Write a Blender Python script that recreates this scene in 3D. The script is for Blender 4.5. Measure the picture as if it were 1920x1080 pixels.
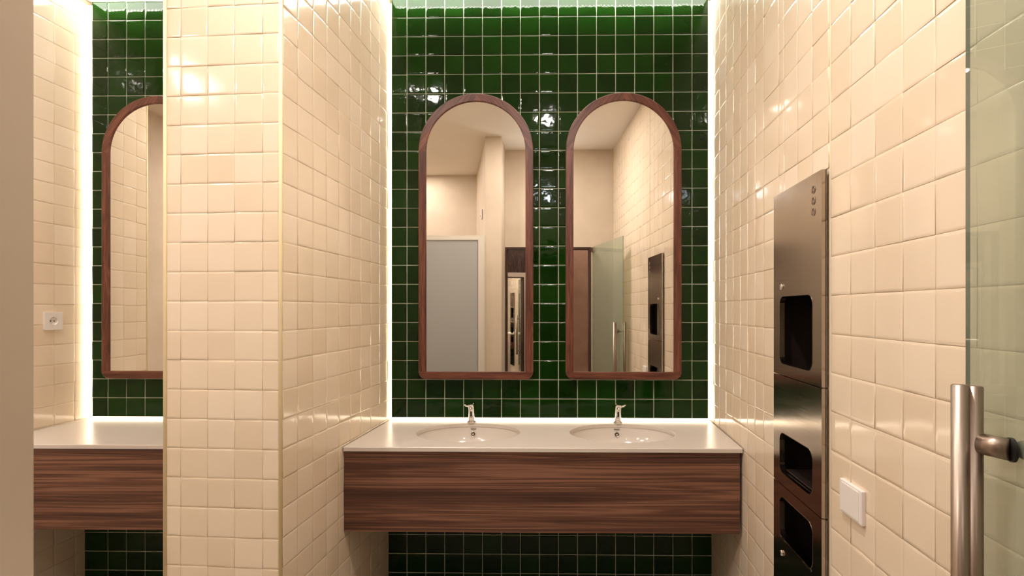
import bpy, bmesh, math, random
from mathutils import Matrix, Vector
random.seed(7)
S = bpy.context.scene
COL = S.collection
for o in list(bpy.data.objects): bpy.data.objects.remove(o)

# ------------------------------------------------------------------ camera, world, exposure, lights
CZ = 1.45                       # eye height; heights written h(..) are measured from it
def h(z): return CZ + z
cam_d = bpy.data.cameras.new('camera'); cam = bpy.data.objects.new('camera', cam_d); COL.objects.link(cam)
cam.location = (0, 0, CZ); cam.rotation_euler = (math.radians(90), 0, math.radians(.9))
cam_d.sensor_width = 36; cam_d.lens = 950 * 36 / 1920
cam_d.shift_x = -50 / 1920; cam_d.shift_y = 41 / 1920
cam_d.clip_start = .02; cam_d.clip_end = 50
S.camera = cam
S.view_settings.view_transform = 'Standard'; S.view_settings.look = 'None'
S.view_settings.gamma = 1; S.view_settings.use_curve_mapping = False
S.view_settings.exposure = 0.11
S.cycles.use_denoising = True
S.cycles.max_bounces = 14; S.cycles.diffuse_bounces = 6; S.cycles.glossy_bounces = 8; S.cycles.transparent_max_bounces = 12
S.cycles.sample_clamp_indirect = 6
w = bpy.data.worlds.new('world'); S.world = w; w.use_nodes = True
w.node_tree.nodes['Background'].inputs[0].default_value = (1, .86, .7, 1)
w.node_tree.nodes['Background'].inputs[1].default_value = .05

CEIL = h(1.655)
WARM = (1.0, .90, .83)
LAMPS = [  # x, y, watts
    (.00, .98, 22), (-.86, 1.48, 9), (-1.60, .30, 18), (-2.78, .06, 20), (-1.5, -.60, 8),
    (.05, -.75, 7), (.02, -1.80, 9), (-2.05, 1.62, 10), (.62, -.80, 8)]  # the lamp before the left niche is added to brighten its walls
def area(name, loc, watts, size, rot=(0, 0, 0), col=WARM, shape='DISK', size_y=None, spread=math.pi):
    d = bpy.data.lights.new(name, 'AREA'); d.energy = watts; d.shape = shape; d.size = size; d.color = col; d.spread = spread
    if size_y: d.size_y = size_y
    o = bpy.data.objects.new(name, d); o.location = loc; o.rotation_euler = rot; COL.objects.link(o); return o
for (lx, ly, lw) in LAMPS:
    area('downlight_beam', (lx, ly, CEIL - .012), lw, .09)

# ------------------------------------------------------------------ helpers
def srgb(r, g, b):
    f = lambda c: (c / 255 / 12.92) if c / 255 <= .04045 else ((c / 255 + .055) / 1.055) ** 2.4
    return (f(r), f(g), f(b), 1)
def obj(name, bm, mat, parent=None, smooth=False, kind=None, label=None):
    me = bpy.data.meshes.new(name)
    if smooth:
        for f in bm.faces: f.smooth = True
    bm.normal_update(); bm.to_mesh(me); bm.free()
    if mat: me.materials.append(mat)
    o = bpy.data.objects.new(name, me); COL.objects.link(o)
    if parent: o.parent = parent
    if kind: o['kind'] = kind
    if label: o['label'] = label
    return o
def tag(o, label, cat, group=None):
    o['label'] = label; o['category'] = cat
    if group: o['group'] = group
    return o
def thing(name, label, cat, mat=None, group=None):
    o = bpy.data.objects.new(name, None); COL.objects.link(o); o.empty_display_size = .1
    if mat is not None: o.matrix_world = mat
    return tag(o, label, cat, group)
def B(bm, x0, x1, y0, y1, z0, z1, bev=0, seg=2):
    m = Matrix.Translation(((x0 + x1) / 2, (y0 + y1) / 2, (z0 + z1) / 2)) @ Matrix.Diagonal((x1 - x0, y1 - y0, z1 - z0, 1))
    r = bmesh.ops.create_cube(bm, size=1, matrix=m)
    if bev:
        es = list({e for v in r['verts'] for e in v.link_edges})
        bmesh.ops.bevel(bm, geom=es, offset=bev, segments=seg, affect='EDGES', profile=.7)
    return bm
def box(x0, x1, y0, y1, z0, z1, bev=0): return B(bmesh.new(), x0, x1, y0, y1, z0, z1, bev)
def prism(pts, z0, z1, bm=None):          # footprint polygon extruded upwards
    bm = bm or bmesh.new()
    a = [bm.verts.new((x, y, z0)) for x, y in pts]; b = [bm.verts.new((x, y, z1)) for x, y in pts]
    n = len(pts)
    bm.faces.new(a[::-1]); bm.faces.new(b)
    for i in range(n): bm.faces.new((a[i], a[(i + 1) % n], b[(i + 1) % n], b[i]))
    bmesh.ops.recalc_face_normals(bm, faces=bm.faces); return bm
def cyl(bm, p0, p1, r0, r1=None, seg=24, caps=True):
    p0, p1 = Vector(p0), Vector(p1); d = p1 - p0
    q = d.to_track_quat('Z', 'Y').to_matrix().to_4x4()
    bmesh.ops.create_cone(bm, cap_ends=caps, segments=seg, radius1=r0, radius2=r0 if r1 is None else r1, depth=d.length,
                          matrix=Matrix.Translation((p0 + p1) / 2) @ q)
    return bm
def lathe(prof, seg=24, bm=None, M=None, cap=True): # profile (r, z) turned about z
    bm = bm or bmesh.new(); rings = []
    for r, z in prof:
        ring = []
        for i in range(seg):
            a = 2 * math.pi * i / seg; v = Vector((r * math.cos(a), r * math.sin(a), z))
            ring.append(bm.verts.new(M @ v if M else v))
        rings.append(ring)
    for a, b in zip(rings, rings[1:]):
        for i in range(seg): bm.faces.new((a[i], a[(i + 1) % seg], b[(i + 1) % seg], b[i]))
    bm.faces.new(rings[0][::-1])
    if cap: bm.faces.new(rings[-1])
    return bm
def rrect(x0, x1, z0, z1, r, n=6):        # rounded rectangle loop, 4*(n+1) points
    pts = []
    for cx, cz, a0 in ((x1 - r, z1 - r, 0), (x0 + r, z1 - r, 90), (x0 + r, z0 + r, 180), (x1 - r, z0 + r, 270)):
        for k in range(n + 1):
            a = math.radians(a0 + 90 * k / n); pts.append((cx + r * math.cos(a), cz + r * math.sin(a)))
    return pts
def ring_plate(outer, inner, y0, y1):     # plate (front at y0) with a hole, loops in x,z
    bm = bmesh.new(); n = len(outer)
    L = [[bm.verts.new((x, y, z)) for x, z in lp] for lp, y in ((outer, y0), (inner, y0), (inner, y1), (outer, y1))]
    for a, b in ((0, 1), (1, 2), (2, 3), (3, 0)):
        for i in range(n):
            j = (i + 1) % n; bm.faces.new((L[a][i], L[a][j], L[b][j], L[b][i]))
    bmesh.ops.recalc_face_normals(bm, faces=bm.faces); return bm

# ------------------------------------------------------------------ materials
def newmat(name):
    m = bpy.data.materials.new(name); m.use_nodes = True
    return m, m.node_tree, m.node_tree.nodes['Principled BSDF']
def N(t, kind, **kw):
    n = t.nodes.new(kind)
    for k, v in kw.items():
        if k in n.inputs: n.inputs[k].default_value = v
        else: setattr(n, k, v)
    return n
def plain(name, col, rough=.5, metal=0, spec=None, coat=0):
    m, t, p = newmat(name)
    p.inputs['Base Color'].default_value = col; p.inputs['Roughness'].default_value = rough; p.inputs['Metallic'].default_value = metal
    if spec is not None: p.inputs['Specular IOR Level'].default_value = spec
    p.inputs['Coat Weight'].default_value = coat
    return m
def ramp(t, fac, stops):
    r = t.nodes.new('ShaderNodeValToRGB'); t.links.new(fac, r.inputs[0])
    e = r.color_ramp.elements
    while len(e) < len(stops): e.new(.5)
    for k, (p, c) in enumerate(stops): e[k].position = p; e[k].color = c
    return r
def glaze(name, stops, rough, wav, bump_scale=14, mottled=.5, spec=.5):
    """hand made glazed tile: colour differs tile by tile, the glaze waves a little"""
    m, t, p = newmat(name)
    oi = t.nodes.new('ShaderNodeObjectInfo'); tc = t.nodes.new('ShaderNodeTexCoord')
    off = N(t, 'ShaderNodeVectorMath', operation='SCALE'); off.inputs['Scale'].default_value = 37
    comb = t.nodes.new('ShaderNodeCombineXYZ')
    for i in range(3): t.links.new(oi.outputs['Random'], comb.inputs[i])
    t.links.new(comb.outputs[0], off.inputs[0])
    add = N(t, 'ShaderNodeVectorMath', operation='ADD'); t.links.new(tc.outputs['Object'], add.inputs[0]); t.links.new(off.outputs[0], add.inputs[1])
    n1 = N(t, 'ShaderNodeTexNoise', Scale=9.0, Detail=3.0); t.links.new(add.outputs[0], n1.inputs['Vector'])
    mx = N(t, 'ShaderNodeMix'); mx.data_type = 'FLOAT'; mx.inputs[0].default_value = mottled
    t.links.new(oi.outputs['Random'], mx.inputs[2]); t.links.new(n1.outputs['Fac'], mx.inputs[3])
    r = ramp(t, mx.outputs[0], stops); t.links.new(r.outputs[0], p.inputs['Base Color'])
    p.inputs['Roughness'].default_value = rough
    p.inputs['Specular IOR Level'].default_value = spec
    n2 = N(t, 'ShaderNodeTexNoise', Scale=bump_scale, Detail=1.5); t.links.new(add.outputs[0], n2.inputs['Vector'])
    b = N(t, 'ShaderNodeBump', Strength=1.0, Distance=wav); t.links.new(n2.outputs['Fac'], b.inputs['Height']); t.links.new(b.outputs[0], p.inputs['Normal'])
    return m
M_green = glaze('green_glaze', [(.15, (.0024, .014, .001, 1)), (.5, (.0036, .023, .0015, 1)), (.85, (.006, .036, .0025, 1))], .05, .0010, 22, spec=.27)
M_cream = glaze('cream_glaze', [(.2, (.78, .645, .485, 1)), (.5, (.81, .68, .52, 1)), (.8, (.84, .715, .565, 1))], .10, .0007, 12, .35)
M_grout_g = plain('pale_grout', (.64, .68, .54, 1), .85)
M_grout_c = plain('cream_grout', (.80, .69, .50, 1), .85)
M_trim = plain('corner_trim_cream', (.80, .67, .40, 1), .45)
def plaster(name, c0, c1, rough=.8, sc=3.0):
    m, t, p = newmat(name); tc = t.nodes.new('ShaderNodeTexCoord')
    n = N(t, 'ShaderNodeTexNoise', Scale=sc, Detail=6.0, Roughness=.6); t.links.new(tc.outputs['Object'], n.inputs['Vector'])
    r = ramp(t, n.outputs['Fac'], [(.3, c0), (.7, c1)]); t.links.new(r.outputs[0], p.inputs['Base Color'])
    p.inputs['Roughness'].default_value = rough
    b = N(t, 'ShaderNodeBump', Strength=.15, Distance=.004); t.links.new(n.outputs['Fac'], b.inputs['Height']); t.links.new(b.outputs[0], p.inputs['Normal'])
    return m
M_plaster = plaster('beige_plaster', (.55, .455, .35, 1), (.63, .53, .42, 1))
M_ceiling = plaster('ceiling_plaster', (.76, .70, .61, 1), (.80, .74, .65, 1))
M_brown = plaster('brown_stucco', (.34, .20, .135, 1), (.46, .29, .20, 1), .45, 5)
M_backing = plain('dark_backing', (.05, .05, .045, 1), .9)
def wood(name, dark, mid, light, su, sv, rough=.42, distort=1.5):
    m, t, p = newmat(name); uv = t.nodes.new('ShaderNodeUVMap')
    mp = t.nodes.new('ShaderNodeMapping'); mp.inputs['Scale'].default_value = (su, sv, 1); t.links.new(uv.outputs[0], mp.inputs[0])
    wrp = N(t, 'ShaderNodeTexNoise', Scale=.9, Detail=2.0); t.links.new(mp.outputs[0], wrp.inputs['Vector'])
    n = N(t, 'ShaderNodeTexNoise', Scale=1.0, Detail=5.0, Roughness=.62, Distortion=distort); t.links.new(mp.outputs[0], n.inputs['Vector'])
    # growth rings: contour lines of a very stretched noise
    mul = N(t, 'ShaderNodeMath', operation='MULTIPLY'); mul.inputs[1].default_value = 9; t.links.new(wrp.outputs['Fac'], mul.inputs[0])
    fr = N(t, 'ShaderNodeMath', operation='PINGPONG'); fr.inputs[1].default_value = .5; t.links.new(mul.outputs[0], fr.inputs[0])
    mp2 = t.nodes.new('ShaderNodeMapping'); mp2.inputs['Scale'].default_value = (su * 3, sv * 11, 1); t.links.new(uv.outputs[0], mp2.inputs[0])
    fine = N(t, 'ShaderNodeTexNoise', Scale=1.0, Detail=4.0); t.links.new(mp2.outputs[0], fine.inputs['Vector'])
    a = N(t, 'ShaderNodeMath', operation='MULTIPLY_ADD'); a.inputs[1].default_value = .35; t.links.new(fr.outputs[0], a.inputs[0]); t.links.new(n.outputs['Fac'], a.inputs[2])
    a2 = N(t, 'ShaderNodeMath', operation='MULTIPLY_ADD'); a2.inputs[1].default_value = .55; t.links.new(fine.outputs['Fac'], a2.inputs[0]); t.links.new(a.outputs[0], a2.inputs[2])
    r = ramp(t, a2.outputs[0], [(.64, dark), (.86, mid), (1.0, light)]); t.links.new(r.outputs[0], p.inputs['Base Color'])
    p.inputs['Roughness'].default_value = rough
    b = N(t, 'ShaderNodeBump', Strength=.2, Distance=.0015); t.links.new(a2.outputs[0], b.inputs['Height']); t.links.new(b.outputs[0], p.inputs['Normal'])
    return m
M_walnut = wood('walnut_laminate', (.050, .020, .012, 1), (.112, .045, .026, 1), (.23, .108, .066, 1), .45, 22, distort=1.1)
M_frame = wood('red_walnut', (.052, .014, .007, 1), (.115, .034, .018, 1), (.19, .065, .036, 1), 2.5, 45, .4, .6)
M_darkwood = wood('dark_wood', (.018, .008, .005, 1), (.05, .02, .012, 1), (.09, .04, .025, 1), 14, 1.5)
M_counter = plain('white_solid_surface', (.64, .575, .51, 1), .28)
M_basin = plain('white_basin', (.66, .60, .54, 1), .14)
M_mirror = plain('mirror_silver', (.90, .89, .86, 1), .0, 1)
M_mirror_edge = plain('mirror_edge', (.35, .45, .4, 1), .3)
M_chrome = plain('chrome', (.88, .86, .84, 1), .06, 1)
M_black = plain('black_plastic', (.012, .012, .012, 1), .35)
M_white = plain('white_plastic', (.86, .82, .78, 1), .3)
M_grey = plain('grey_laminate', (.37, .37, .355, 1), .45)
M_alu = plain('pale_aluminium', (.70, .66, .58, 1), .4, .3)
M_floor, t_, p_ = newmat('stone_floor')
br = N(t_, 'ShaderNodeTexBrick', Scale=1.0, offset=0.0); br.inputs['Color1'].default_value = (.33, .28, .22, 1); br.inputs['Color2'].default_value = (.37, .315, .25, 1)
br.inputs['Mortar'].default_value = (.1, .09, .08, 1); br.inputs['Mortar Size'].default_value = .004; br.inputs['Brick Width'].default_value = .6; br.inputs['Row Height'].default_value = .6
tcf = t_.nodes.new('ShaderNodeTexCoord'); t_.links.new(tcf.outputs['Object'], br.inputs['Vector']); t_.links.new(br.outputs[0], p_.inputs['Base Color']); p_.inputs['Roughness'].default_value = .4
def brushed(name, col, rough, axis_scale):
    m, t, p = newmat(name); tc = t.nodes.new('ShaderNodeTexCoord')
    mp = t.nodes.new('ShaderNodeMapping'); mp.inputs['Scale'].default_value = axis_scale; t.links.new(tc.outputs['Object'], mp.inputs[0])
    n = N(t, 'ShaderNodeTexNoise', Scale=1.0, Detail=3.0); t.links.new(mp.outputs[0], n.inputs['Vector'])
    r = ramp(t, n.outputs['Fac'], [(.3, (rough * .75,) * 3 + (1,)), (.7, (rough * 1.3,) * 3 + (1,))]); t.links.new(r.outputs[0], p.inputs['Roughness'])
    p.inputs['Base Color'].default_value = col; p.inputs['Metallic'].default_value = 1
    return m
M_steel = brushed('brushed_steel', (.44, .385, .33, 1), .17, (6, 6, 500))
M_steel_tube = brushed('steel_tube', (.40, .325, .27, 1), .38, (700, 700, 4))
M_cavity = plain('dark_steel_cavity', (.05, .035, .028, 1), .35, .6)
# glass: tinted transmission plus Fresnel reflection
M_glass = bpy.data.materials.new('green_glass'); M_glass.use_nodes = True; t_ = M_glass.node_tree; t_.nodes.clear()
gl = N(t_, 'ShaderNodeBsdfGlossy', Roughness=.0); tr = t_.nodes.new('ShaderNodeBsdfTransparent'); tr.inputs[0].default_value = (.86, .90, .83, 1)
df = t_.nodes.new('ShaderNodeBsdfDiffuse'); df.inputs[0].default_value = (.50, .54, .45, 1)
mxd = t_.nodes.new('ShaderNodeMixShader'); mxd.inputs[0].default_value = .27; t_.links.new(tr.outputs[0], mxd.inputs[1]); t_.links.new(df.outputs[0], mxd.inputs[2])
geo_ = t_.nodes.new('ShaderNodeNewGeometry'); ior_ = N(t_, 'ShaderNodeMapRange'); ior_.inputs['To Min'].default_value = 1.5; ior_.inputs['To Max'].default_value = 1 / 1.5
t_.links.new(geo_.outputs['Backfacing'], ior_.inputs['Value'])
fr_ = N(t_, 'ShaderNodeFresnel', IOR=1.5); t_.links.new(ior_.outputs[0], fr_.inputs['IOR']); mx_ = t_.nodes.new('ShaderNodeMixShader'); out = t_.nodes.new('ShaderNodeOutputMaterial')
t_.links.new(fr_.outputs[0], mx_.inputs[0]); t_.links.new(mxd.outputs[0], mx_.inputs[1]); t_.links.new(gl.outputs[0], mx_.inputs[2]); t_.links.new(mx_.outputs[0], out.inputs[0])
M_glass_edge = plain('glass_edge', (.30, .30, .20, 1), .25)
def emit(name, col, s):
    m, t, p = newmat(name); p.inputs['Base Color'].default_value = (.8, .8, .8, 1)
    p.inputs['Emission Color'].default_value = col + (1,); p.inputs['Emission Strength'].default_value = s; return m
M_led_v = emit('led_side', (1, .84, .66), 5.5)
M_led_top = emit('led_top', (1, .97, .86), 17)
M_chip = emit('led_chips', (1, .95, .85), 40)
M_led_bot = emit('led_bottom', (1, .82, .62), 5)
M_led_mir = emit('led_mirror', (1, .85, .6), 7.0)
M_lampface = emit('lamp_face', (1, .82, .62), 8)

# ------------------------------------------------------------------ layout numbers
TG = math.tan(math.radians(3.8)); CG, SG = math.cos(math.radians(3.8)), math.sin(math.radians(3.8))
XL, XR, XN = -1.0139, .6882, -2.640        # side wall lines x = X + TG*y
def on(x0, y): return (x0 + TG * y, y)
PC = (-.9008, 1.7016)                      # pillar corner
PW = .417
PL = (PC[0] - CG * PW, PC[1] + SG * PW)    # pillar's other corner
XP = PL[0] - TG * PL[1]
YP = 2.665                                 # face of the green panels
YB = 2.735                                 # real back wall
PZ0, PZ1 = h(-.5685), h(1.643)             # green panel bottom, top
CT = h(-.583)                              # countertop surface

# ------------------------------------------------------------------ the setting
floor = obj('floor', box(-3.5, 1.6, -2.8, 3.0, -.06, 0), M_floor, kind='structure')
ceil = obj('ceiling', box(-3.5, 1.6, -2.8, 3.0, CEIL, CEIL + .06), M_ceiling, kind='structure')
wb = obj('wall_back', box(-3.4, 1.2, YB, YB + .1, 0, CEIL), M_grout_c, kind='structure')

DY0, DY1 = 1.4154, 1.7638                  # steel units in the right wall
DZT, DZ1, DZ2, DZB = h(.391), h(-.217), h(-.5797), h(-1.28)
bm = bmesh.new()
def wseg(bm, x0, ya, yb, za, zb, th):      # slab of a skewed side wall
    a = on(x0, ya); b = on(x0, yb)
    prism([a, b, (b[0] + th, b[1]), (a[0] + th, a[1])], za, zb, bm)
m_ = .012
wseg(bm, XR, -.12, DY0 + m_, 0, CEIL, .22)
wr = obj('wall_right', bm, M_grout_c, kind='structure')
bm = bmesh.new(); wseg(bm, XR, DY1 - m_, YB, 0, CEIL, .22); wr_far = obj('wall_right', bm, M_grout_c, kind='structure')
bm = bmesh.new(); wseg(bm, XR, DY0 + m_, DY1 - m_, DZT - m_, CEIL, .22); wr_top = obj('wall_right', bm, M_grout_c, kind='structure')
bm = bmesh.new(); wseg(bm, XR, DY0 + m_, DY1 - m_, 0, DZB + m_, .22); obj('wall_right', bm, M_grout_c, kind='structure')
# wall between the two niches: tiled pillar with its flanks
bA = on(XL, YB); bB = on(XP, YB)
wp = obj('wall_middle', prism([PC, bA, bB, PL], 0, CEIL), M_grout_c, kind='structure')
# short tiled wall left of the left niche
YN0 = 2.11
nA, nB = on(XN, YN0), on(XN, YB)
wn = obj('wall_left', prism([nA, nB, (nB[0] - .5, nB[1]), (nA[0] - .5, nA[1])], 0, CEIL), M_grout_c, kind='structure')
# plaster walls of the room behind
obj('wall_far_left', box(-3.5, -3.3, -1.1, YB, 0, CEIL), M_plaster, kind='structure')
obj('wall_far', box(-3.3, -.86, -1.1, -.97, 0, CEIL), M_plaster, kind='structure')
obj('wall_fin', prism([(-.43, .418), (-.584, .418), (-.86, -.97), (-.86, -1.05), (-.72, -1.05), (-.43, -.12)], 0, CEIL), M_plaster, kind='structure')
bm = bmesh.new()
B(bm, .458, .70, -.12, 0, 0, CEIL); obj('wall_doorway', bm, M_plaster, kind='structure')
obj('wall_doorway', box(-.43, .458, -.12, 0, h(.65), CEIL), M_plaster, kind='structure')
bm = bmesh.new()
B(bm, .30, 1.5, -2.60, -1.35, 0, CEIL); B(bm, 1.5, 1.6, -2.6, -.12, 0, CEIL); B(bm, .70, 1.5, -.15, -.12, 0, CEIL)
obj('wall_corridor', bm, M_brown, kind='structure')
# dark timber lining of the door opening
bm = bmesh.new()
B(bm, .437, .4575, -.13, .006, 0, h(.649)); B(bm, -.4295, -.412, -.13, .004, 0, h(.649)); B(bm, -.412, .437, -.13, .006, h(.63), h(.649))
for f in bm.faces: pass
bm.loops.layers.uv.new()
obj('trim_1', bm, M_darkwood, kind='structure')

# ------------------------------------------------------------------ glazed tiles
def tile_mesh(name, wd, ht, th, cham, mat, amp, rng):
    bm = bmesh.new(); n = 4
    e = cham + .007; xs = [-wd / 2 + cham, -wd / 2 + e, wd / 2 - e, wd / 2 - cham]; zs = [-ht / 2 + cham, -ht / 2 + e, ht / 2 - e, ht / 2 - cham]
    g = [[bm.verts.new((x + rng.uniform(-1, 1) * .0006, -th + (-amp if 0 < i < 3 and 0 < j < 3 else 0) + rng.uniform(-1, 1) * amp * .5, z + rng.uniform(-1, 1) * .0006))
          for i, x in enumerate(xs)] for j, z in enumerate(zs)]
    for j in range(3):
        for i in range(3): bm.faces.new((g[j][i], g[j][i + 1], g[j + 1][i + 1], g[j + 1][i]))
    ring = [g[0][i] for i in range(4)] + [g[j][3] for j in range(1, 4)] + [g[3][i] for i in (2, 1, 0)] + [g[j][0] for j in (2, 1)]
    xo = [-wd / 2, -wd / 6, wd / 6, wd / 2]; zo = [-ht / 2, -ht / 6, ht / 6, ht / 2]
    pos = [(xo[i], zo[0]) for i in range(4)] + [(xo[3], zo[j]) for j in range(1, 4)] + [(xo[i], zo[3]) for i in (2, 1, 0)] + [(xo[0], zo[j]) for j in (2, 1)]
    o1 = [bm.verts.new((x, -th + cham * .45, z)) for x, z in pos]
    o2 = [bm.verts.new((x, .003, z)) for x, z in (pos[0], pos[3], pos[6], pos[9])]
    k = len(ring)
    for i in range(k): bm.faces.new((ring[i], o1[i], o1[(i + 1) % k], ring[(i + 1) % k]))
    for i in range(4):
        q = [o1[(3 * i + j) % k] for j in range(4)]
        bm.faces.new((q[0], o2[i], o2[(i + 1) % 4], q[3], q[2], q[1]))
    for f in bm.faces: f.smooth = True
    bmesh.ops.recalc_face_normals(bm, faces=bm.faces)
    so = set(o1)
    for e_ in bm.edges:
        if e_.verts[0] in so and e_.verts[1] in so: e_.smooth = False
    me = bpy.data.meshes.new(name); bm.to_mesh(me); bm.free(); me.materials.append(mat); return me
rng = random.Random(3)
GW, GH = .0974, .0979
CW, CHT = .1005, .1005
green_v = [tile_mesh('green_tile', GW, GH, .0030, .0016, M_green, .00010, rng) for _ in range(8)]
cream_v = [tile_mesh('cream_tile', 1, 1, 1, 1, M_cream, 0, rng)] if 0 else None
def cream_set(wd, ht): return [tile_mesh('cream_tile', wd, ht, .0022, .0008, M_cream, .00010, rng) for _ in range(8)]

cb_, sb_ = math.cos(math.radians(.9)), math.sin(math.radians(.9))
def proj(p):
    X = p[0] * cb_ + p[1] * sb_; Z = -p[0] * sb_ + p[1] * cb_
    if Z < .05: return None
    return (1010 + 950 * X / Z, 581 - 950 * (p[2] - CZ) / Z, Z)
def lay(parent, O, u, n, ulines, zlines, variants, wd, ht, gap, tilt, hidden=None, limit=300, name='tile', special=None):
    """ulines / zlines are joint positions along u from O and in height; each cell gets one tile"""
    O, u, n = Vector(O), Vector(u).normalized(), Vector(n).normalized(); y = -n
    cells = []
    for i in range(len(ulines) - 1):
        for j in range(len(zlines) - 1):
            u0, u1, z0, z1 = ulines[i], ulines[i + 1], zlines[j], zlines[j + 1]
            if u1 - u0 < .012 or z1 - z0 < .012: continue
            c = O + u * ((u0 + u1) / 2); c.z = (z0 + z1) / 2
            hid = bool(hidden and hidden(u0, u1, z0, z1))
            if hid == 2: continue
            if hidden and hidden(u0, u1, z0, z1) == 2: continue
            e1, e2 = c - u * (u1 - u0) / 2, c + u * (u1 - u0) / 2
            s = 0; p1, p2, pc = proj(e1), proj(e2), proj(c)
            if p1 and p2 and pc and not hid and -20 < pc[0] < 1940 and -25 < pc[1] < 1105:
                s = abs(p1[0] - p2[0]) * 950 * (z1 - z0) / pc[2]
            cells.append((s, c, u1 - u0 - gap, z1 - z0 - gap, i, j))
    cells.sort(key=lambda q: -q[0])
    rest_v, rest_f = [], []
    for k, (s, c, a, b, i, j) in enumerate(cells):
        r = random.Random(i * 977 + j * 131 + int(abs(O.x) * 1000))
        me = variants[r.randrange(len(variants))]
        tx, tz = r.gauss(0, tilt), r.gauss(0, tilt)
        if special and (i, j) in special: tx, tz = special[(i, j)]
        R = Matrix((u, y, Vector((0, 0, 1)))).transposed().to_4x4()
        M = Matrix.Translation(c + n * r.uniform(-.0004, .0006)) @ R @ Matrix.Rotation(tx, 4, 'X') @ Matrix.Rotation(tz, 4, 'Z') @ Matrix.Rotation(r.gauss(0, .0035), 4, 'Y') @ Matrix.Diagonal((a / wd, 1, b / ht, 1))
        if k < limit and s > 0:
            o = bpy.data.objects.new(name, me); COL.objects.link(o); o.parent = parent; o.matrix_local = M
        else:
            base = len(rest_v); rest_v += [M @ v.co for v in me.vertices]; rest_f += [[base + q for q in p.vertices] for p in me.polygons]
    if rest_v:
        me = bpy.data.meshes.new('more_tiles'); me.from_pydata(rest_v, [], rest_f); me.materials.append(variants[0].materials[0])
        for p in me.polygons: p.use_smooth = True
        o = bpy.data.objects.new('more_tiles', me); COL.objects.link(o); o.parent = parent; o['kind'] = 'stuff'
def lines(a, step, lo, hi):
    k = math.ceil((lo - a) / step - 1e-6); L = [lo]; x = a + k * step
    while x < hi - 1e-6:
        if x > lo + 1e-6: L.append(x)
        x += step
    return L + [hi]

# green panel of the main niche: board, tiles, drawn around the mirrors
MX = {'l': -.3665, 'r': .3960, 'n': -2.031}; MZ0, MZ1 = h(-.3595), h(1.1187); MW = .595
def behind_mirror(xc):
    def f(x0, x1, z0, z1):
        R = MW / 2 - .03
        inside = lambda x, z: abs(x - xc) < R and z > MZ0 + .03 and (z < MZ1 - MW / 2 or math.hypot(x - xc, z - (MZ1 - MW / 2)) < R)
        return all(inside(x, z) for x in (x0, x1) for z in (z0, z1))
    return f
PX0, PX1 = -.8198, .8458
zg = lines(PZ0, .1005, PZ0, PZ1 + .005)
pm = obj('wall_panel_main', box(PX0, PX1, YP, YP + .022, PZ0, CEIL - .012), M_grout_g, kind='structure'); pm.name = 'wall_panel'
fl, fr2 = behind_mirror(MX['l']), behind_mirror(MX['r'])
ux = [PX0] + [-.7370 + .09985 * k for k in range(16)] + [PX1]
lay(pm, (0, YP, 0), (1, 0, 0), (0, -1, 0), ux, zg, green_v, GW, GH, .0036, .006,
    hidden=lambda a, b, c, d: fl(a, b, c, d) or fr2(a, b, c, d))
# panel of the left niche
QX0, QX1 = -2.4234, on(XP, YP)[0] - .022
pn = obj('wall_panel', box(QX0, QX1, YP, YP + .022, PZ0, CEIL - .012), M_grout_g, kind='structure')
uq = [QX0] + [-2.3378 + .1003 * k for k in range(11)] + [QX1]
fn = behind_mirror(MX['n'])
lay(pn, (0, YP, 0), (1, 0, 0), (0, -1, 0), uq, zg, green_v, GW, GH, .0036, .006, hidden=fn)
# green wall under the counters, flush with the panels
for (a, b, u_) in ((PX0 - .02, PX1 + .018, ux), (QX0 - .05, QX1 + .02, uq)):
    u2 = list(u_); u2[0] = a; u2[-1] = b
    pl = obj('wall_below_counter', box(a, b, YP, YP + .06, 0, h(-.62)), M_grout_g, kind='structure')
    lay(pl, (0, YP, 0), (1, 0, 0), (0, -1, 0), u2, lines(h(-1.286), .1005, 0.002, h(-.62)), green_v, GW, GH, .0036, .006)

# cream tiles
cs = cream_set(.1018, .1033)
def dispenser_hole(u0, u1, z0, z1):        # u runs towards the camera from y = YB
    ya, yb = YB - u1 * CG, YB - u0 * CG
    if yb > DY0 - .004 and ya < DY1 + .004 and z0 < DZT and z1 > DZB:
        if ya > DY0 - .03 and yb < DY1 + .03: return 2
        if z0 > DZ2 - 5: return 2
    return 0
# right wall: columns cut against the steel units, joints where the photograph has them
R0 = on(XR, YB)
ys = [YB, 2.62, 2.516, 2.403, 2.290, 2.188, 2.093, 2.003, 1.911, DY1 + .002]
ys2 = [DY0 - .002, 1.402, 1.300, 1.1935, 1.091, .992, .889, .787, .684, .582, .48, .378, .276, .174, .072, 0.004]
zr = lines(h(.0395), .1056, .002, CEIL - .002)
U = lambda L: [(YB - y) / CG for y in L]
lay(wr_far, (R0[0], R0[1], 0), (-SG, -CG, 0), (-CG, SG, 0), U(ys), zr, cs, .1018, .1033, .0011, .0050, limit=300)
lay(wr, (R0[0], R0[1], 0), (-SG, -CG, 0), (-CG, SG, 0), U(ys2), zr, cs, .1018, .1033, .0011, .0050, limit=300)
zt = [z for z in zr if z > DZT + .02]
lay(wr_top, (R0[0], R0[1], 0), (-SG, -CG, 0), (-CG, SG, 0), U([DY1 + .002, 1.722, 1.616, 1.512, DY0 - .002]), [DZT + .002] + zt, cs, .1018, .1033, .0011, .0050, limit=60)
# left flank of the main niche
zl = lines(h(.0293), .10085, .002, CEIL - .002)
lay(wp, (PC[0], PC[1], 0), (SG, CG, 0), (CG, -SG, 0), [.010] + [(y - PC[1]) / CG for y in (1.802, 1.907, 2.008, 2.112, 2.218, 2.324, 2.434, 2.544, 2.65, YB)], zl, cs, .1018, .1033, .0011, .0050)
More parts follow.
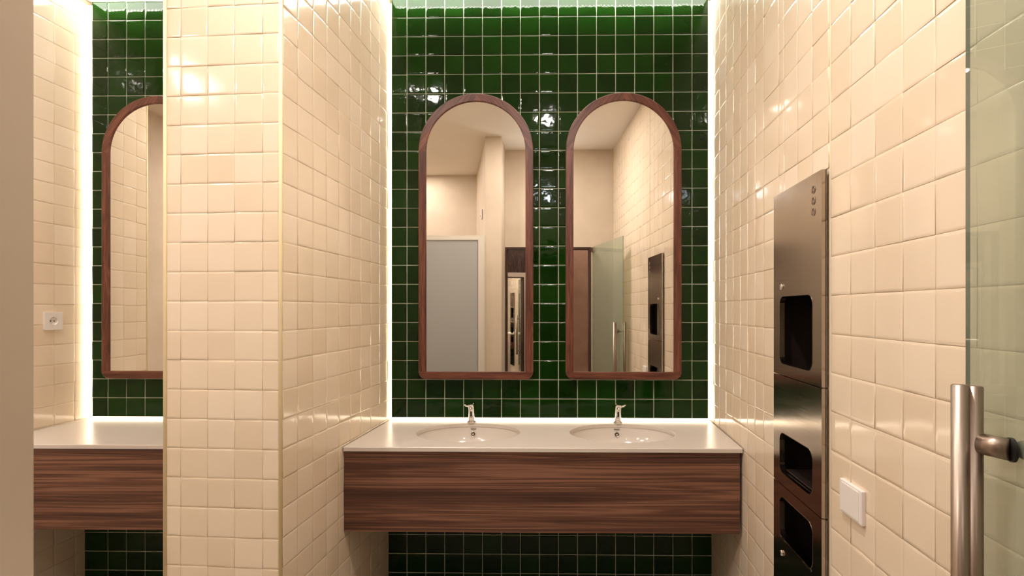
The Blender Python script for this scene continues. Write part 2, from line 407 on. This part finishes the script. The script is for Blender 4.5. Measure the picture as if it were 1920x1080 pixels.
# pillar front
lay(wp, (PC[0], PC[1], 0), (CG, -SG, 0), (-SG, -CG, 0), [-PW + .008, -.3585, -.2605, -.163, -.0622, -.0045], zl, cs, .1018, .1033, .0011, .006)
# pillar's left flank (faces the left niche) and left niche wall
lay(wp, bB + (0,), (-SG, -CG, 0), (-CG, SG, 0), [.106 * k for k in range(9)] + [math.dist(bB, PL) - .008], zl, cs, .1018, .1033, .0011, .0050)
lay(wn, (nA[0], nA[1], 0), (SG, CG, 0), (CG, -SG, 0), [.006] + [(y - nA[1]) / CG for y in (2.20, 2.302, 2.403, 2.504, 2.608, YB)], lines(h(.026), .1008, .002, CEIL - .002), cs, .1018, .1033, .0011, .0050)
# corner trims of the pillar and of the niche wall
for k, (px, py) in enumerate((PC, PL, nA)):
    bm = bmesh.new(); cyl(bm, (px, py, 0), (px, py, CEIL), .0062, seg=12)
    if k == 2: parent = wn
    else: parent = wp
    obj('corner_trim', bm, M_trim, parent, smooth=True)

# ------------------------------------------------------------------ light strips round the green panels
def strip(mat, lab, x0, x1, y0, y1, z0, z1):
    t = thing('light_strip', lab, 'light strip', Matrix.Translation(((x0 + x1) / 2, (y0 + y1) / 2, z0)))
    c = ((x0 + x1) / 2, (y0 + y1) / 2, z0)
    b = .003
    obj('diffuser', box(x0 - c[0], x1 - c[0], y0 - c[1], y1 - c[1], 0, z1 - z0), mat, t)
    obj('channel', box(x0 - c[0], x1 - c[0], y1 - c[1], y1 - c[1] + .006, 0, z1 - z0), M_alu, t)
    return t
ZT = CEIL - .03
strip(M_led_v, 'glowing vertical light strip at the left edge of the wide green tiled panel', PX0 - .019, PX0 - .003, YP + .012, YP + .022, CT + .004, ZT)
strip(M_led_v, 'glowing vertical light strip at the right edge of the wide green tiled panel', PX1 + .003, PX1 + .019, YP + .012, YP + .022, CT + .004, ZT)
strip(M_led_v, 'glowing vertical light strip beside the white wall socket in the left niche', QX0 - .030, QX0 - .004, YP + .004, YP + .014, CT + .004, ZT)
strip(M_led_bot, 'thin glowing light strip along the back of the double basin counter', PX0 + .004, PX1 - .004, YP + .004, YP + .016, CT + .001, PZ0 - .001)
strip(M_led_bot, 'thin glowing light strip along the back of the counter in the left niche', QX0 + .004, QX1 - .004, YP + .004, YP + .016, CT + .001, PZ0 - .001)
for (a, b, lab) in ((PX0, PX1, 'ceiling light strip washing the top of the wide green panel'), (QX0, QX1, 'ceiling light strip washing the top of the narrow green panel in the left niche')):
    t = thing('light_strip', lab, 'light strip', Matrix.Translation(((a + b) / 2, YP - .046, CEIL)))
    w2 = (b - a) / 2
    obj('channel', box(-w2, w2, -.042, .036, -.010, 0), M_alu, t)
    obj('diffuser', box(-w2, w2, -.040, .034, -.016, -.010), M_led_top, t)
    bm = bmesh.new(); k = -w2 + .01
    while k < w2 - .01:
        B(bm, k, k + .006, -.030, -.025, -.0175, -.016); B(bm, k + .010, k + .016, -.038, -.033, -.0175, -.016); k += .020
    obj('led_chips', bm, M_chip, t, kind='stuff')

# ------------------------------------------------------------------ countertops with basins
def counter(name, lab, y0, y1, xa, xb, basins, th=.018):
    """xa/xb: side wall lines; basins: list of (cx, cy, ax, ay)"""
    t = thing(name, lab, 'countertop', Matrix.Translation((0, y0, CT)))
    L = lambda y: xa + TG * y; Rr = lambda y: xb + TG * y
    bm = bmesh.new(); ch = .0025
    T = lambda x, y, z: (x, y - y0, z - CT)
    n = 48; top = []
    xs = [None]
    cells = []
    if basins:
        mids = [(basins[i][0] + basins[i + 1][0]) / 2 for i in range(len(basins) - 1)]
        bounds = [None] + mids + [None]
    def top_face(pts): bm.faces.new([bm.verts.new(T(x, y, CT)) for x, y in pts])
    yf = y0 + ch
    if not basins:
        top_face([(L(yf), yf), (Rr(yf), yf), (Rr(y1), y1), (L(y1), y1)])
    else:
        for k, (cx, cy, ax, ay) in enumerate(basins):
            l = (lambda y: L(y)) if k == 0 else (lambda y, m=mids[k - 1]: m)
            r = (lambda y: Rr(y)) if k == len(basins) - 1 else (lambda y, m=mids[k]: m)
            x0_, x1_ = cx - ax - .03, cx + ax + .03; ya, yb = max(yf, cy - ay - .02), min(y1, cy + ay + .02)
            # outer rectangle points matched to ellipse points by angle
            O_, I_ = [], []
            for i in range(n):
                a = 2 * math.pi * i / n; c, s = math.cos(a), math.sin(a)
                I_.append((cx + ax * c, cy + ay * s))
                m = max(abs(c), abs(s)); q, w_ = c / m, s / m
                ox = cx + (x1_ - cx) * q; oy = cy + ((yb - cy) if w_ > 0 else (cy - ya)) * w_
                O_.append((ox, oy))
            vo = [bm.verts.new(T(x, y, CT)) for x, y in O_]; vi = [bm.verts.new(T(x, y, CT)) for x, y in I_]
            for i in range(n): j = (i + 1) % n; bm.faces.new((vo[i], vo[j], vi[j], vi[i]))
            top_face([(l(yf), yf), (r(yf), yf), (r(ya), ya), (l(ya), ya)]) if ya > yf + .001 else None
            top_face([(l(yb), yb), (r(yb), yb), (r(y1), y1), (l(y1), y1)])
            top_face([(l(ya), ya), (x0_, ya), (x0_, yb), (l(yb), yb)])
            top_face([(x1_, ya), (r(ya), ya), (r(yb), yb), (x1_, yb)])
    # chamfer, front edge and underside
    a = [(L(yf), yf, CT), (L(y0), y0, CT - ch), (L(y0), y0, CT - th), (L(y0 + .05), y0 + .05, CT - th)]
    b = [(Rr(yf), yf, CT), (Rr(y0), y0, CT - ch), (Rr(y0), y0, CT - th), (Rr(y0 + .05), y0 + .05, CT - th)]
    va = [bm.verts.new(T(*p)) for p in a]; vb = [bm.verts.new(T(*p)) for p in b]
    for i in range(3): bm.faces.new((va[i], vb[i], vb[i + 1], va[i + 1]))
    bl, brr = bm.verts.new(T(L(y1), y1, CT - th)), bm.verts.new(T(Rr(y1), y1, CT - th))
    bmesh.ops.remove_doubles(bm, verts=bm.verts, dist=1e-5)
    bmesh.ops.recalc_face_normals(bm, faces=bm.faces)
    obj('slab', bm, M_counter, t)
    for k, (cx, cy, ax, ay) in enumerate(basins):
        bm = bmesh.new(); rings = []
        for s_, z in [(1.0, 0), (.9955, -.0006), (.992, -.003), (.992, -.0185), (1.008, -.0185)]:
            rings.append([bm.verts.new((cx + ax * s_ * math.cos(2 * math.pi * i / n), cy - y0 + ay * s_ * math.sin(2 * math.pi * i / n), z)) for i in range(n)])
        for p, q in zip(rings, rings[1:]):
            for i in range(n): j = (i + 1) % n; bm.faces.new((p[j], p[i], q[i], q[j]))
        obj('cutout_edge', bm, M_counter, t)
        prof = [(1.006, -.0185), (1.0, -.024), (.985, -.035), (.96, -.052), (.92, -.075), (.83, -.103), (.66, -.122), (.40, -.132), (.09, -.136)]
        bm = bmesh.new(); rings = []
        for s, z in prof:
            rings.append([bm.verts.new((cx + ax * s * math.cos(2 * math.pi * i / n), cy - y0 + ay * s * math.sin(2 * math.pi * i / n), z)) for i in range(n)])
        for p, q in zip(rings, rings[1:]):
            for i in range(n): j = (i + 1) % n; bm.faces.new((p[i], p[j], q[j], q[i]))
        bm.faces.new(rings[-1])
        bmesh.ops.recalc_face_normals(bm, faces=bm.faces)
        for f in bm.faces: f.normal_flip()
        bs = obj('basin', bm, M_basin, t, smooth=True)
        # overflow ring and the small dark slot above it on the rear wall of the bowl
        yr = cy - y0 + ay * .955 - .003; zc = -.053
        ox = cx - .004 if k == 0 else cx + .0
        Mx = Matrix.Translation((ox, yr, zc)) @ Matrix.Rotation(math.radians(90 - 14), 4, 'X')
        obj('overflow_ring', lathe([(.0085, -.004), (.0135, -.002), (.0145, .0012), (.0125, .003), (.0092, .0015), (.0085, -.0035)], 24, M=Mx), M_chrome, bs, True, label='round chrome overflow ring')
        Mx2 = Matrix.Translation((ox, yr - .004, zc)) @ Matrix.Rotation(math.radians(90 - 14), 4, 'X')
        obj('overflow_hole', lathe([(.0001, -.004), (.0098, -.004), (.0098, -.0028), (.0001, -.0026)], 20, M=Mx2), M_black, bs)
        obj('overflow_plug', lathe([(.0001, -.002), (.0048, -.002), (.0048, .001), (.0001, .0018)], 16, M=Mx2), M_chrome, bs, True)
        obj('printed_mark', box(ox - .014, ox + .014, yr + .0035, yr + .012, -.0290, -.0265), plain('grey_print', (.2, .16, .12, 1), .4) if k == 0 else bpy.data.materials['grey_print'], bs, label='tiny grey printed maker mark')
        obj('drain', lathe([(.028, 0), (.03, .002), (.022, .004), (.018, .001), (.001, .001)], 24, M=Matrix.Translation((cx, cy - y0, -.1355))), M_chrome, bs, True)
    return t
Y0C = 2.140
counter('countertop', 'white double basin countertop between the cream side walls below the two arched mirrors', Y0C, YB - .02, XL + .008, XR - .008,
        [(-.372, 2.415, .250, .187), (.358, 2.415, .250, .187)])
counter('countertop', 'plain white countertop in the left niche beside the pillar', Y0C + .02, YB - .02, XN + .008, XP - .008, [])

def uvbox(bm, axis_u, axis_v, off=(0, 0)):
    uv = bm.loops.layers.uv.verify()
    for f in bm.faces:
        for l in f.loops: l[uv].uv = (l.vert.co.dot(axis_u) + off[0], l.vert.co.dot(axis_v) + off[1])
def apron(lab, x0, x1, off):
    t = thing('wooden_apron', lab, 'apron', Matrix.Translation(((x0 + x1) / 2, Y0C + .014, h(-.948))))
    w2 = (x1 - x0) / 2; H_ = CT - .018 - h(-.948) - .003
    bm = box(-w2, w2, 0, .02, 0, H_, .001); uvbox(bm, Vector((1, 0, .0)), Vector((0, 1, 1)), off); obj('front_panel', bm, M_walnut, t)
    for s in (-1, 1):
        bm = box(min(s * w2, s * (w2 - .018)), max(s * w2, s * (w2 - .018)), .02, .46, .004, H_); uvbox(bm, Vector((0, 1, 0)), Vector((1, 0, 1)), off)
        p = obj('side_panel', bm, M_walnut, t)
    bm = box(-w2 + .018, w2 - .018, .02, .46, .004, .02); uvbox(bm, Vector((1, 0, 0)), Vector((0, 1, 0)), off); obj('bottom_panel', bm, M_darkwood, t)
apron('wide walnut front panel below the double basin countertop', -.866, .817, (.3, .1))
apron('walnut front panel below the plain countertop in the left niche', -2.468, -1.322, (5.1, 2.2))

# ------------------------------------------------------------------ taps
def tap(x, side, lab):
    t = thing('sensor_tap', lab, 'tap', Matrix.Translation((x, 2.615, CT)))
    obj('base_ring', lathe([(.0225, 0), (.0245, .002), (.0235, .006), (.018, .008), (.001, .008)], 28), M_chrome, t, True)
    # body: rounded column that leans forward and ends in a short outlet
    bm = bmesh.new(); secs = [(.006, 0, .0165, .0165), (.03, -.001, .0158, .016), (.06, -.004, .0155, .017), (.082, -.010, .016, .021), (.093, -.016, .0160, .024), (.098, -.018, .0145, .0215)]
    rings = []
    for z, y, rx, ry in secs:
        rings.append([bm.verts.new((rx * (abs(math.cos(a)) ** .75) * (1 if math.cos(a) >= 0 else -1), y + ry * (abs(math.sin(a)) ** .75) * (1 if math.sin(a) >= 0 else -1), z)) for a in [2 * math.pi * i / 24 for i in range(24)]])
    for p, q in zip(rings, rings[1:]):
        for i in range(24): j = (i + 1) % 24; bm.faces.new((p[i], p[j], q[j], q[i]))
    bm.faces.new(rings[0][::-1]); bm.faces.new(rings[-1])
    obj('body', bm, M_chrome, t, True)
    bm = bmesh.new(); cyl(bm, (0, -.030, .084), (0, -.046, .070), .0095, .0085, 18); obj('spout', bm, M_chrome, t, True)
    obj('sensor_window', B(bmesh.new(), -.0052, .0052, -.0212, -.013, .036, .070, .002), M_black, t, label='narrow black sensor window')
    # lever on the side with a small upturned tip
    bm = bmesh.new(); cyl(bm, (side * .012, -.008, .086), (side * .026, -.008, .088), .0055, .005, 14)
    cyl(bm, (side * .024, -.008, .087), (side * .040, -.008, .0945), .0052, .0035, 14); obj('lever', bm, M_chrome, t, True)
    bm = bmesh.new(); cyl(bm, (-side * .009, -.012, .094), (-side * .0125, -.012, .104), .0052, .0022, 12); obj('top_fin', bm, M_chrome, t, True)
tap(-.388, -1, 'chrome sensor tap behind the left basin with its lever pointing left')
tap(.366, 1, 'chrome sensor tap behind the right basin with its lever pointing right')

# ------------------------------------------------------------------ arched mirrors
def mirror(xc, lab, seed):
    t = thing('arched_mirror', lab, 'mirror', Matrix.Translation((xc, YP - .007, MZ0)), None)
    H_ = MZ1 - MZ0; R = MW / 2; rr = .040; fw = .040; zc = H_ - R
    yb, yf = -.012, -.046
    def loopR(r_out, k): pass
    nA_ = 40
    def outer_pt(kind, s):    # s 0..1 along each member
        if kind == 'arc': a = math.pi * (1 - s); return (R * math.cos(a), zc + R * math.sin(a))
    secs = []                 # (outer, inner) pairs, clockwise from lower left
    Ri = R - fw
    arc = [((R * math.cos(math.pi * (1 - i / nA_)), zc + R * math.sin(math.pi * (1 - i / nA_))), (Ri * math.cos(math.pi * (1 - i / nA_)), zc + Ri * math.sin(math.pi * (1 - i / nA_)))) for i in range(nA_ + 1)]
    left = [((-R, rr), (-Ri, fw + .001))] + [((-R, z), (-Ri, z)) for z in (.3, .6, .9)] + [((-R, zc), (-Ri, zc))]
    right = [((R, zc), (Ri, zc))] + [((R, z), (Ri, z)) for z in (.9, .6, .3)] + [((R, rr), (Ri, fw + .001))]
    k6 = [math.radians(90 * i / 6) for i in range(7)]
    brc = [((R - rr + rr * math.cos(a), rr - rr * math.sin(a)), (Ri, fw)) for a in k6]
    blc = [((-R + rr - rr * math.sin(a), rr - rr * math.cos(a)), (-Ri, fw)) for a in k6]
    bottom = [((R, rr), (Ri, fw + .001))] + brc + [((0, 0), (0, fw))] + blc + [((-R, rr), (-Ri, fw + .001))]
    parts = [('stile', left, 90), ('arch_piece', arc[:nA_ // 2 + 1], 52), ('arch_piece', arc[nA_ // 2:], -52), ('stile', right, 90), ('bottom_rail', bottom, 0)]
    c = .003
    for k, (nm, sec, ang) in enumerate(parts):
        bm = bmesh.new(); rows = []
        for (o, i) in sec:
            d = Vector((i[0] - o[0], i[1] - o[1])); d.normalize()
            P = [(o, yb, 0), (o, yf + c, 0), (o, yf, c), (i, yf, -c), (i, yf + c, 0), (i, yb, 0)]
            rows.append([bm.verts.new((p[0] + d.x * e, y, p[1] + d.y * e)) for p, y, e in P])
        for p, q in zip(rows, rows[1:]):
            for j in range(6):
                j2 = (j + 1) % 6
                try: bm.faces.new((p[j], p[j2], q[j2], q[j]))
                except ValueError: pass
        bm.faces.new(rows[0]); bm.faces.new(rows[-1][::-1])
        bmesh.ops.remove_doubles(bm, verts=bm.verts, dist=1e-5); bmesh.ops.dissolve_degenerate(bm, edges=bm.edges, dist=1e-6)
        bmesh.ops.recalc_face_normals(bm, faces=bm.faces)
        a = math.radians(ang); uvbox(bm, Vector((math.cos(a), .3, math.sin(a))), Vector((-math.sin(a), .7, math.cos(a))), (seed * 3.1 + k * 1.7, seed * 1.3 + k))
        obj(nm, bm, M_frame, t)
    # glass sheet
    def sheet(off, y0, y1, mat, nm):
        Rg = Ri + off; pts = [(Rg * math.cos(math.pi * i / 40), zc + Rg * math.sin(math.pi * i / 40)) for i in range(41)] + [(-Rg, fw - off), (Rg, fw - off)]
        bm = bmesh.new(); a = [bm.verts.new((x, y0, z)) for x, z in pts]; b = [bm.verts.new((x, y1, z)) for x, z in pts]; n = len(pts)
        bm.faces.new(a); bm.faces.new(b[::-1])
        for i in range(n): bm.faces.new((a[i], b[i], b[(i + 1) % n], a[(i + 1) % n]))
        bmesh.ops.recalc_face_normals(bm, faces=bm.faces); return obj(nm, bm, mat, t)
    sheet(.004, -.0385, -.0345, M_mirror, 'glass')
    sheet(.004, -.034, -.018, M_backing, 'back_board')
    # light ring hidden behind the frame
    Rl = R - .030
    pts = [(Rl * math.cos(math.pi * i / 32), zc + Rl * math.sin(math.pi * i / 32)) for i in range(33)] + [(-Rl, .030), (Rl, .030)]
    bm = bmesh.new(); n = len(pts)
    V = []
    for (x, z) in pts:
        d = Vector((x, z - zc if z > zc else 0)); s = (Rl - .008) / Rl
        q = (x * s, (zc + (z - zc) * s) if z > zc else (z + .008 if z < .1 else z))
        V.append([bm.verts.new((x, -.010, z)), bm.verts.new((x, -.002, z)), bm.verts.new((q[0], -.002, q[1])), bm.verts.new((q[0], -.010, q[1]))])
    for i in range(n):
        j = (i + 1) % n
        for k in range(4): bm.faces.new((V[i][k], V[i][(k + 1) % 4], V[j][(k + 1) % 4], V[j][k]))
    bmesh.ops.recalc_face_normals(bm, faces=bm.faces)
    obj('light_ring', bm, M_led_mir, t)
mirror(MX['l'], 'arched mirror in a walnut frame above the left basin', 1)
mirror(MX['r'], 'arched mirror in a walnut frame above the right basin', 2)
mirror(MX['n'], 'arched walnut mirror in the left niche, half hidden by the pillar', 3)

# ------------------------------------------------------------------ steel units in the right wall
def wall_frame(x0, y, z, side):            # local x to the camera's side along the wall, y into the wall, z up
    u = Vector((-SG, -CG, 0)) if side > 0 else Vector((SG, CG, 0)); yy = Vector((CG, -SG, 0)) * side
    p = on(x0, y); M = Matrix((u, yy, Vector((0, 0, 1)))).transposed().to_4x4(); M.translation = (p[0], p[1], z); return M
W_ = (DY1 - DY0) / CG
def sx(y): return (DY1 - y) / CG           # photograph position along wall -> local x
def steel_unit(name, lab, cat, z0, z1, hole, extra):
    t = thing(name, lab, cat, wall_frame(XR, DY1, z0, 1)); H_ = z1 - z0
    F = -.020
    x0, x1 = 0.0, W_
    hx0, hx1, hz0, hz1 = hole; hz0 -= z0; hz1 -= z0
    n = 6
    inner = rrect(hx0, hx1, hz0, hz1, .030, n)
    outer = rrect(x0, x1, .0012, H_ - .0012, .0015, n)
    obj('front_panel', ring_plate(outer, inner, F, F + .0025), M_steel, t)
    # folded rim round the opening
    rim_in = rrect(hx0 + .0012, hx1 - .0012, hz0 + .0012, hz1 - .0012, .029, n)
    obj('rim', ring_plate(inner, rim_in, F - .0006, F + .016), M_steel, t)
    # shell: four sides of the raised box, with a shadow gap towards the wall
    bm = bmesh.new(); B(bm, x1 - .0025, x1, F + .0025, -.009, .0012, H_ - .0012); B(bm, x0, x0 + .0025, F + .0025, -.009, .0012, H_ - .0012)
    B(bm, x0 + .0025, x1 - .0025, F + .0025, -.0075, H_ - .0032, H_ - .0012); B(bm, x0 + .0025, x1 - .0025, F + .0025, -.0075, .0012, .0032)
    obj('shell', bm, M_steel, t)
    # recess in the wall, open to the front
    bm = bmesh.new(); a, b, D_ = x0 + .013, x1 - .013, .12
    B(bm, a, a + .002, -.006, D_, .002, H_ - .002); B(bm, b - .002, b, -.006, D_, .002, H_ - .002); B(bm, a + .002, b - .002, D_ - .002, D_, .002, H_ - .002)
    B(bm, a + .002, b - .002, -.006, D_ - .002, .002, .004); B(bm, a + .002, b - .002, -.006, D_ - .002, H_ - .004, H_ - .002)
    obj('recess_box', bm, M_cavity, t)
    bm = bmesh.new(); B(bm, x1 - .0015, x1 + .003, -.0085, -.0068, 0.002, H_ - .002); obj('wall_flange', bm, M_steel, t)
    extra(t, z0, F)
    return t
def lock(t, x, z, F):
    obj('lock', lathe([(.0095, 0), (.0095, .003), (.0075, .006), (.003, .0066), (.001, .0066)], 20, M=Matrix.Translation((x, F, z)) @ Matrix.Rotation(math.radians(90), 4, 'X')), M_chrome, t, True, label='small round lock')
def ex_top(t, z0, F):
    lock(t, sx(1.690), h(.076) - z0, F)
    for zz in (.3445, .3125, .2805):       # three embossed discs
        Mx = Matrix.Translation((sx(1.4602) - .004, F, h(zz) - z0)) @ Matrix.Rotation(math.radians(90), 4, 'X')
        obj('embossed_disc', lathe([(.0120, 0), (.0115, .0014), (.0098, .0016), (.0085, .0004), (.001, .0002)], 24, M=Mx), M_steel, t, True)
    B1 = bmesh.new(); B(B1, sx(1.72), sx(1.46), .015, .05, h(.052) - z0, h(.058) - z0); obj('paper_guide', B1, M_steel, t)
def ex_mid(t, z0, F):
    for yv in (1.655, 1.600, 1.545):
        obj('sensor', lathe([(.0045, 0), (.004, .002), (.001, .003)], 14, M=Matrix.Translation((sx(yv), .045, h(-.432) - z0))), M_chrome, t, True)
    bm = bmesh.new(); B(bm, .016, W_ - .016, .03, .11, h(-.432) - z0 + .002, h(-.425) - z0); obj('nozzle_plate', bm, M_cavity, t)
    bm = bmesh.new(); B(bm, sx(1.71), sx(1.475), .0, .10, h(-.538) - z0, h(-.533) - z0, .001); obj('drip_shelf', bm, M_cavity, t)
def ex_bot(t, z0, F):
    lock(t, sx(1.690), h(-.805) - z0, F)
    bm = bmesh.new(); B(bm, sx(1.705), sx(1.477), F - .001, F + .020, h(-.7585) - z0, h(-.7525) - z0, .001); obj('bin_lip', bm, M_chrome, t)
hx = (sx(1.712), sx(1.470))
steel_unit('towel_dispenser', 'brushed steel paper towel dispenser with three embossed discs, topmost unit on the right wall', 'dispenser', DZ1, DZT, (*hx, h(-.180), h(.0455)), ex_top)
steel_unit('hand_dryer', 'brushed steel recessed hand dryer between the towel dispenser and the waste bin', 'hand dryer', DZ2, DZ1, (*hx, h(-.541), h(-.405)), ex_mid)
steel_unit('waste_bin', 'brushed steel recessed waste bin, lowest unit on the right wall', 'bin', DZB, DZ2, (*hx, h(-.756), h(-.618)), ex_bot)

# ------------------------------------------------------------------ switch and socket
t = thing('light_switch', 'white square light switch on the right wall beside the steel units', 'switch', wall_frame(XR, 1.282, h(-.4795), 1))
obj('frame', B(bmesh.new(), -.0525, .0525, -.0125, -.002, -.042, .042, .003), M_white, t)
obj('rocker', B(bmesh.new(), -.040, .040, -.0140, -.010, -.036, .036, .0015), M_white, t)
t = thing('wall_socket', 'white square wall socket on the cream tiles of the left niche', 'socket', wall_frame(XN, 2.4945, h(-.056), -1))
obj('plate', ring_plate(rrect(-.0435, .0435, -.0435, .0435, .004, 6), [(x * .0205, z * .0205) for x, z in [(math.cos(a), math.sin(a)) for a in [math.radians(45 * 0 + 360 * k / 28) for k in range(28)]]], -.0125, -.002), M_white, t)
obj('cup', lathe([(.0205, 0), (.0195, -.0085), (.001, -.0085)][::-1], 28, M=Matrix.Translation((0, -.0125, 0)) @ Matrix.Rotation(math.radians(90), 4, 'X'), cap=False), M_white, t, True)
for s in (-1, 1):
    obj('pin_hole', lathe([(.003, 0), (.003, .0012), (.0005, .0014)], 12, M=Matrix.Translation((s * .0085 - .001, -.0045, 0)) @ Matrix.Rotation(math.radians(90), 4, 'X')), M_black, t)
    obj('earth_clip', B(bmesh.new(), -.0022, .0022, -.0105, -.005, s * .0188 - .001, s * .0188 + .001), M_chrome, t)

# ------------------------------------------------------------------ glass door
G0 = Vector((.470, .024, 0)); G1 = Vector((.666, .812, 0)); g = (G1 - G0).normalized(); gn = Vector((-g.y, g.x, 0)); GL = (G1 - G0).length
Mg = Matrix((g, -gn, Vector((0, 0, 1)))).transposed().to_4x4(); Mg.translation = G0   # x along the leaf, -y to the room side
t = thing('glass_door', 'open greenish glass door with long steel bar handles at the right edge', 'door', Mg)
DT = h(.645)
obj('glass_leaf', box(0, GL - .0006, -.003, .003, .012, DT), M_glass, t, label='clear greenish glass')
bm = bmesh.new(); B(bm, GL - .0006, GL, -.003, .003, .012, DT); obj('polished_edge', bm, M_glass_edge, t)
for z in (DT - .055, .03):
    bm = bmesh.new(); B(bm, .0, .060, -.014, .014, z, z + .05, .004); obj('hinge', bm, M_steel_tube, t)
def put(px_x, px_y): v = Mg.inverted() @ Vector((px_x, px_y, 0)); return v.x, v.y
ZTOP = h(-.108)
def bar(nm, x, y, r, zt, zb):
    bm = bmesh.new(); cyl(bm, (x, y, zb), (x, y, zt), r, seg=32)
    es = [e for e in bm.edges if len(e.link_faces) == 2 and abs(e.verts[0].co.z - e.verts[1].co.z) < 1e-6]
    bmesh.ops.bevel(bm, geom=es, offset=.0012, segments=2, affect='EDGES')
    return obj(nm, bm, M_steel_tube, t, True)
x1, y1_ = put(.5975, .741); x2, y2_ = put(.6125, .7350)
xc_, yc_ = (x1 + x2) / 2, (y1_ + y2_) / 2
bar('handle_bar', x1, y1_, .0113, ZTOP, h(-.96)); bar('handle_bar', x2, y2_, .0102, ZTOP - .001, h(-.96))
xs_ = x2 - .004
for zz in (-.190, -.875):
    bm = bmesh.new(); cyl(bm, (xs_, y2_ + .006, h(zz)), (xs_ - .028, -.008, h(zz)), .0150, seg=28); o = obj('standoff', bm, M_steel_tube, t, True)
    bm = bmesh.new(); cyl(bm, (xs_ - .028, -.0085, h(zz)), (xs_ - .0284, -.005, h(zz)), .0165, seg=28); obj('washer', bm, M_black, t, label='black rubber washer')
    bm = bmesh.new(); cyl(bm, (xs_ - .028, .0085, h(zz)), (xs_ - .006, .052, h(zz)), .0130, seg=24); obj('standoff', bm, M_steel_tube, t, True)
bar('handle_bar', xs_ - .004, .055, .0135, ZTOP, h(-.96))

# ------------------------------------------------------------------ things seen in the mirrors
t = thing('cubicle_door', 'grey cubicle door in a pale aluminium frame seen in the left mirror', 'door', Matrix.Translation((-.60, .43, 0)))
obj('door_panel', box(-.92, -.052, 0, .03, .02, h(.655)), M_grey, t)
bm = bmesh.new(); B(bm, -.045, .010, -.005, .040, 0, h(.703)); obj('frame_post', bm, M_alu, t)
bm = bmesh.new(); B(bm, -.98, -.925, -.005, .040, 0, h(.703)); obj('frame_post', bm, M_alu, t)
bm = bmesh.new(); B(bm, -.925, -.045, -.005, .040, h(.660), h(.703)); obj('top_rail', bm, M_alu, t)
# mirror and dark panelling at the end of the corridor
S12, C12 = math.sin(math.radians(11)), math.cos(math.radians(11))
Mc = Matrix((Vector((C12, -S12, 0)), Vector((S12, C12, 0)), Vector((0, 0, 1)))).transposed().to_4x4(); Mc.translation = (-.35, -2.40, 0)
t = thing('corridor_mirror', 'tall corridor mirror below dark wood seen through the doorway in the arched mirrors', 'mirror', Mc)
obj('glass', box(-.48, .58, 0, .006, .1, h(.56)), M_mirror, t)
bm = box(-.50, .60, -.02, .004, h(.56), h(1.2)); uvbox(bm, Vector((1, 0, 0)), Vector((0, 0, 1))); obj('wood_panel', bm, M_darkwood, t)
bm = box(-.50, .60, -.02, -.002, 0.0, h(.56)); uvbox(bm, Vector((1, 0, 0)), Vector((0, 0, 1))); obj('back_board', bm, M_darkwood, t)
bm = bmesh.new(); B(bm, -.98, -.86, -2.8, -1.05, 0, CEIL); B(bm, -.98, .30, -2.8, -2.68, 0, CEIL)
obj('wall_corridor', bm, M_plaster, kind='structure')
# small emergency light above the doorway
t = thing('emergency_light', 'small cool white emergency light on the wall above the doorway', 'light', Matrix.Translation((0, .0, h(1.18))))
obj('housing', B(bmesh.new(), -.085, .085, .0, .030, -.060, .060, .005), M_white, t)
obj('diffuser', B(bmesh.new(), -.070, .070, .0302, .040, -.046, .046, .004), emit('cool_diffuser', (.85, .92, 1.0), 55), t)
# intercom plate high on the fin, seen in the left mirror
t = thing('wall_sensor', 'small white wall sensor beside the column seen in the left mirror', 'sensor', Matrix.Translation((-.655, .06, h(.98))))
obj('case', B(bmesh.new(), -.018, .0, -.035, .035, -.05, .05, .006), M_white, t)
obj('lens', lathe([(.010, 0), (.008, .006), (.001, .009)], 16, M=Matrix.Translation((-.018, 0, -.02)) @ Matrix.Rotation(math.radians(-90), 4, 'Y')), M_black, t, True)

# ------------------------------------------------------------------ recessed ceiling lamps
names = ['in front of the double basin counter', 'beside the right corner of the pillar', 'in the middle of the passage before the pillar', 'over the far left of the room', 'above the cubicle door', 'in the corridor behind the doorway', 'in front of the corridor mirror', 'added out of view to brighten the left niche', 'before the brown stucco corridor wall']
for (lx, ly, lw), nm in zip(LAMPS, names):
    t = thing('ceiling_lamp', 'small round recessed ceiling lamp ' + nm, 'lamp', Matrix.Translation((lx, ly, CEIL)))
    obj('ring', lathe([(.052, .0), (.058, -.001), (.058, -.006), (.050, -.008), (.047, -.005), (.047, 0)], 28), M_white, t, True)
    obj('diffuser', lathe([(.0465, -.001), (.0465, -.004), (.001, -.004)], 28), M_lampface, t)

# repeats share a group phrase
GROUPS = {'light_strip': 'light strips round the green panels', 'ceiling_lamp': 'recessed ceiling lamps', 'arched_mirror': 'arched walnut mirrors on the green tiles',
          'sensor_tap': 'chrome sensor taps', 'countertop': 'white countertops in the niches', 'wooden_apron': 'walnut front panels under the countertops'}
for o in S.objects:
    b = o.name.split('.')[0]
    if b in GROUPS and o.parent is None: o['group'] = GROUPS[b]
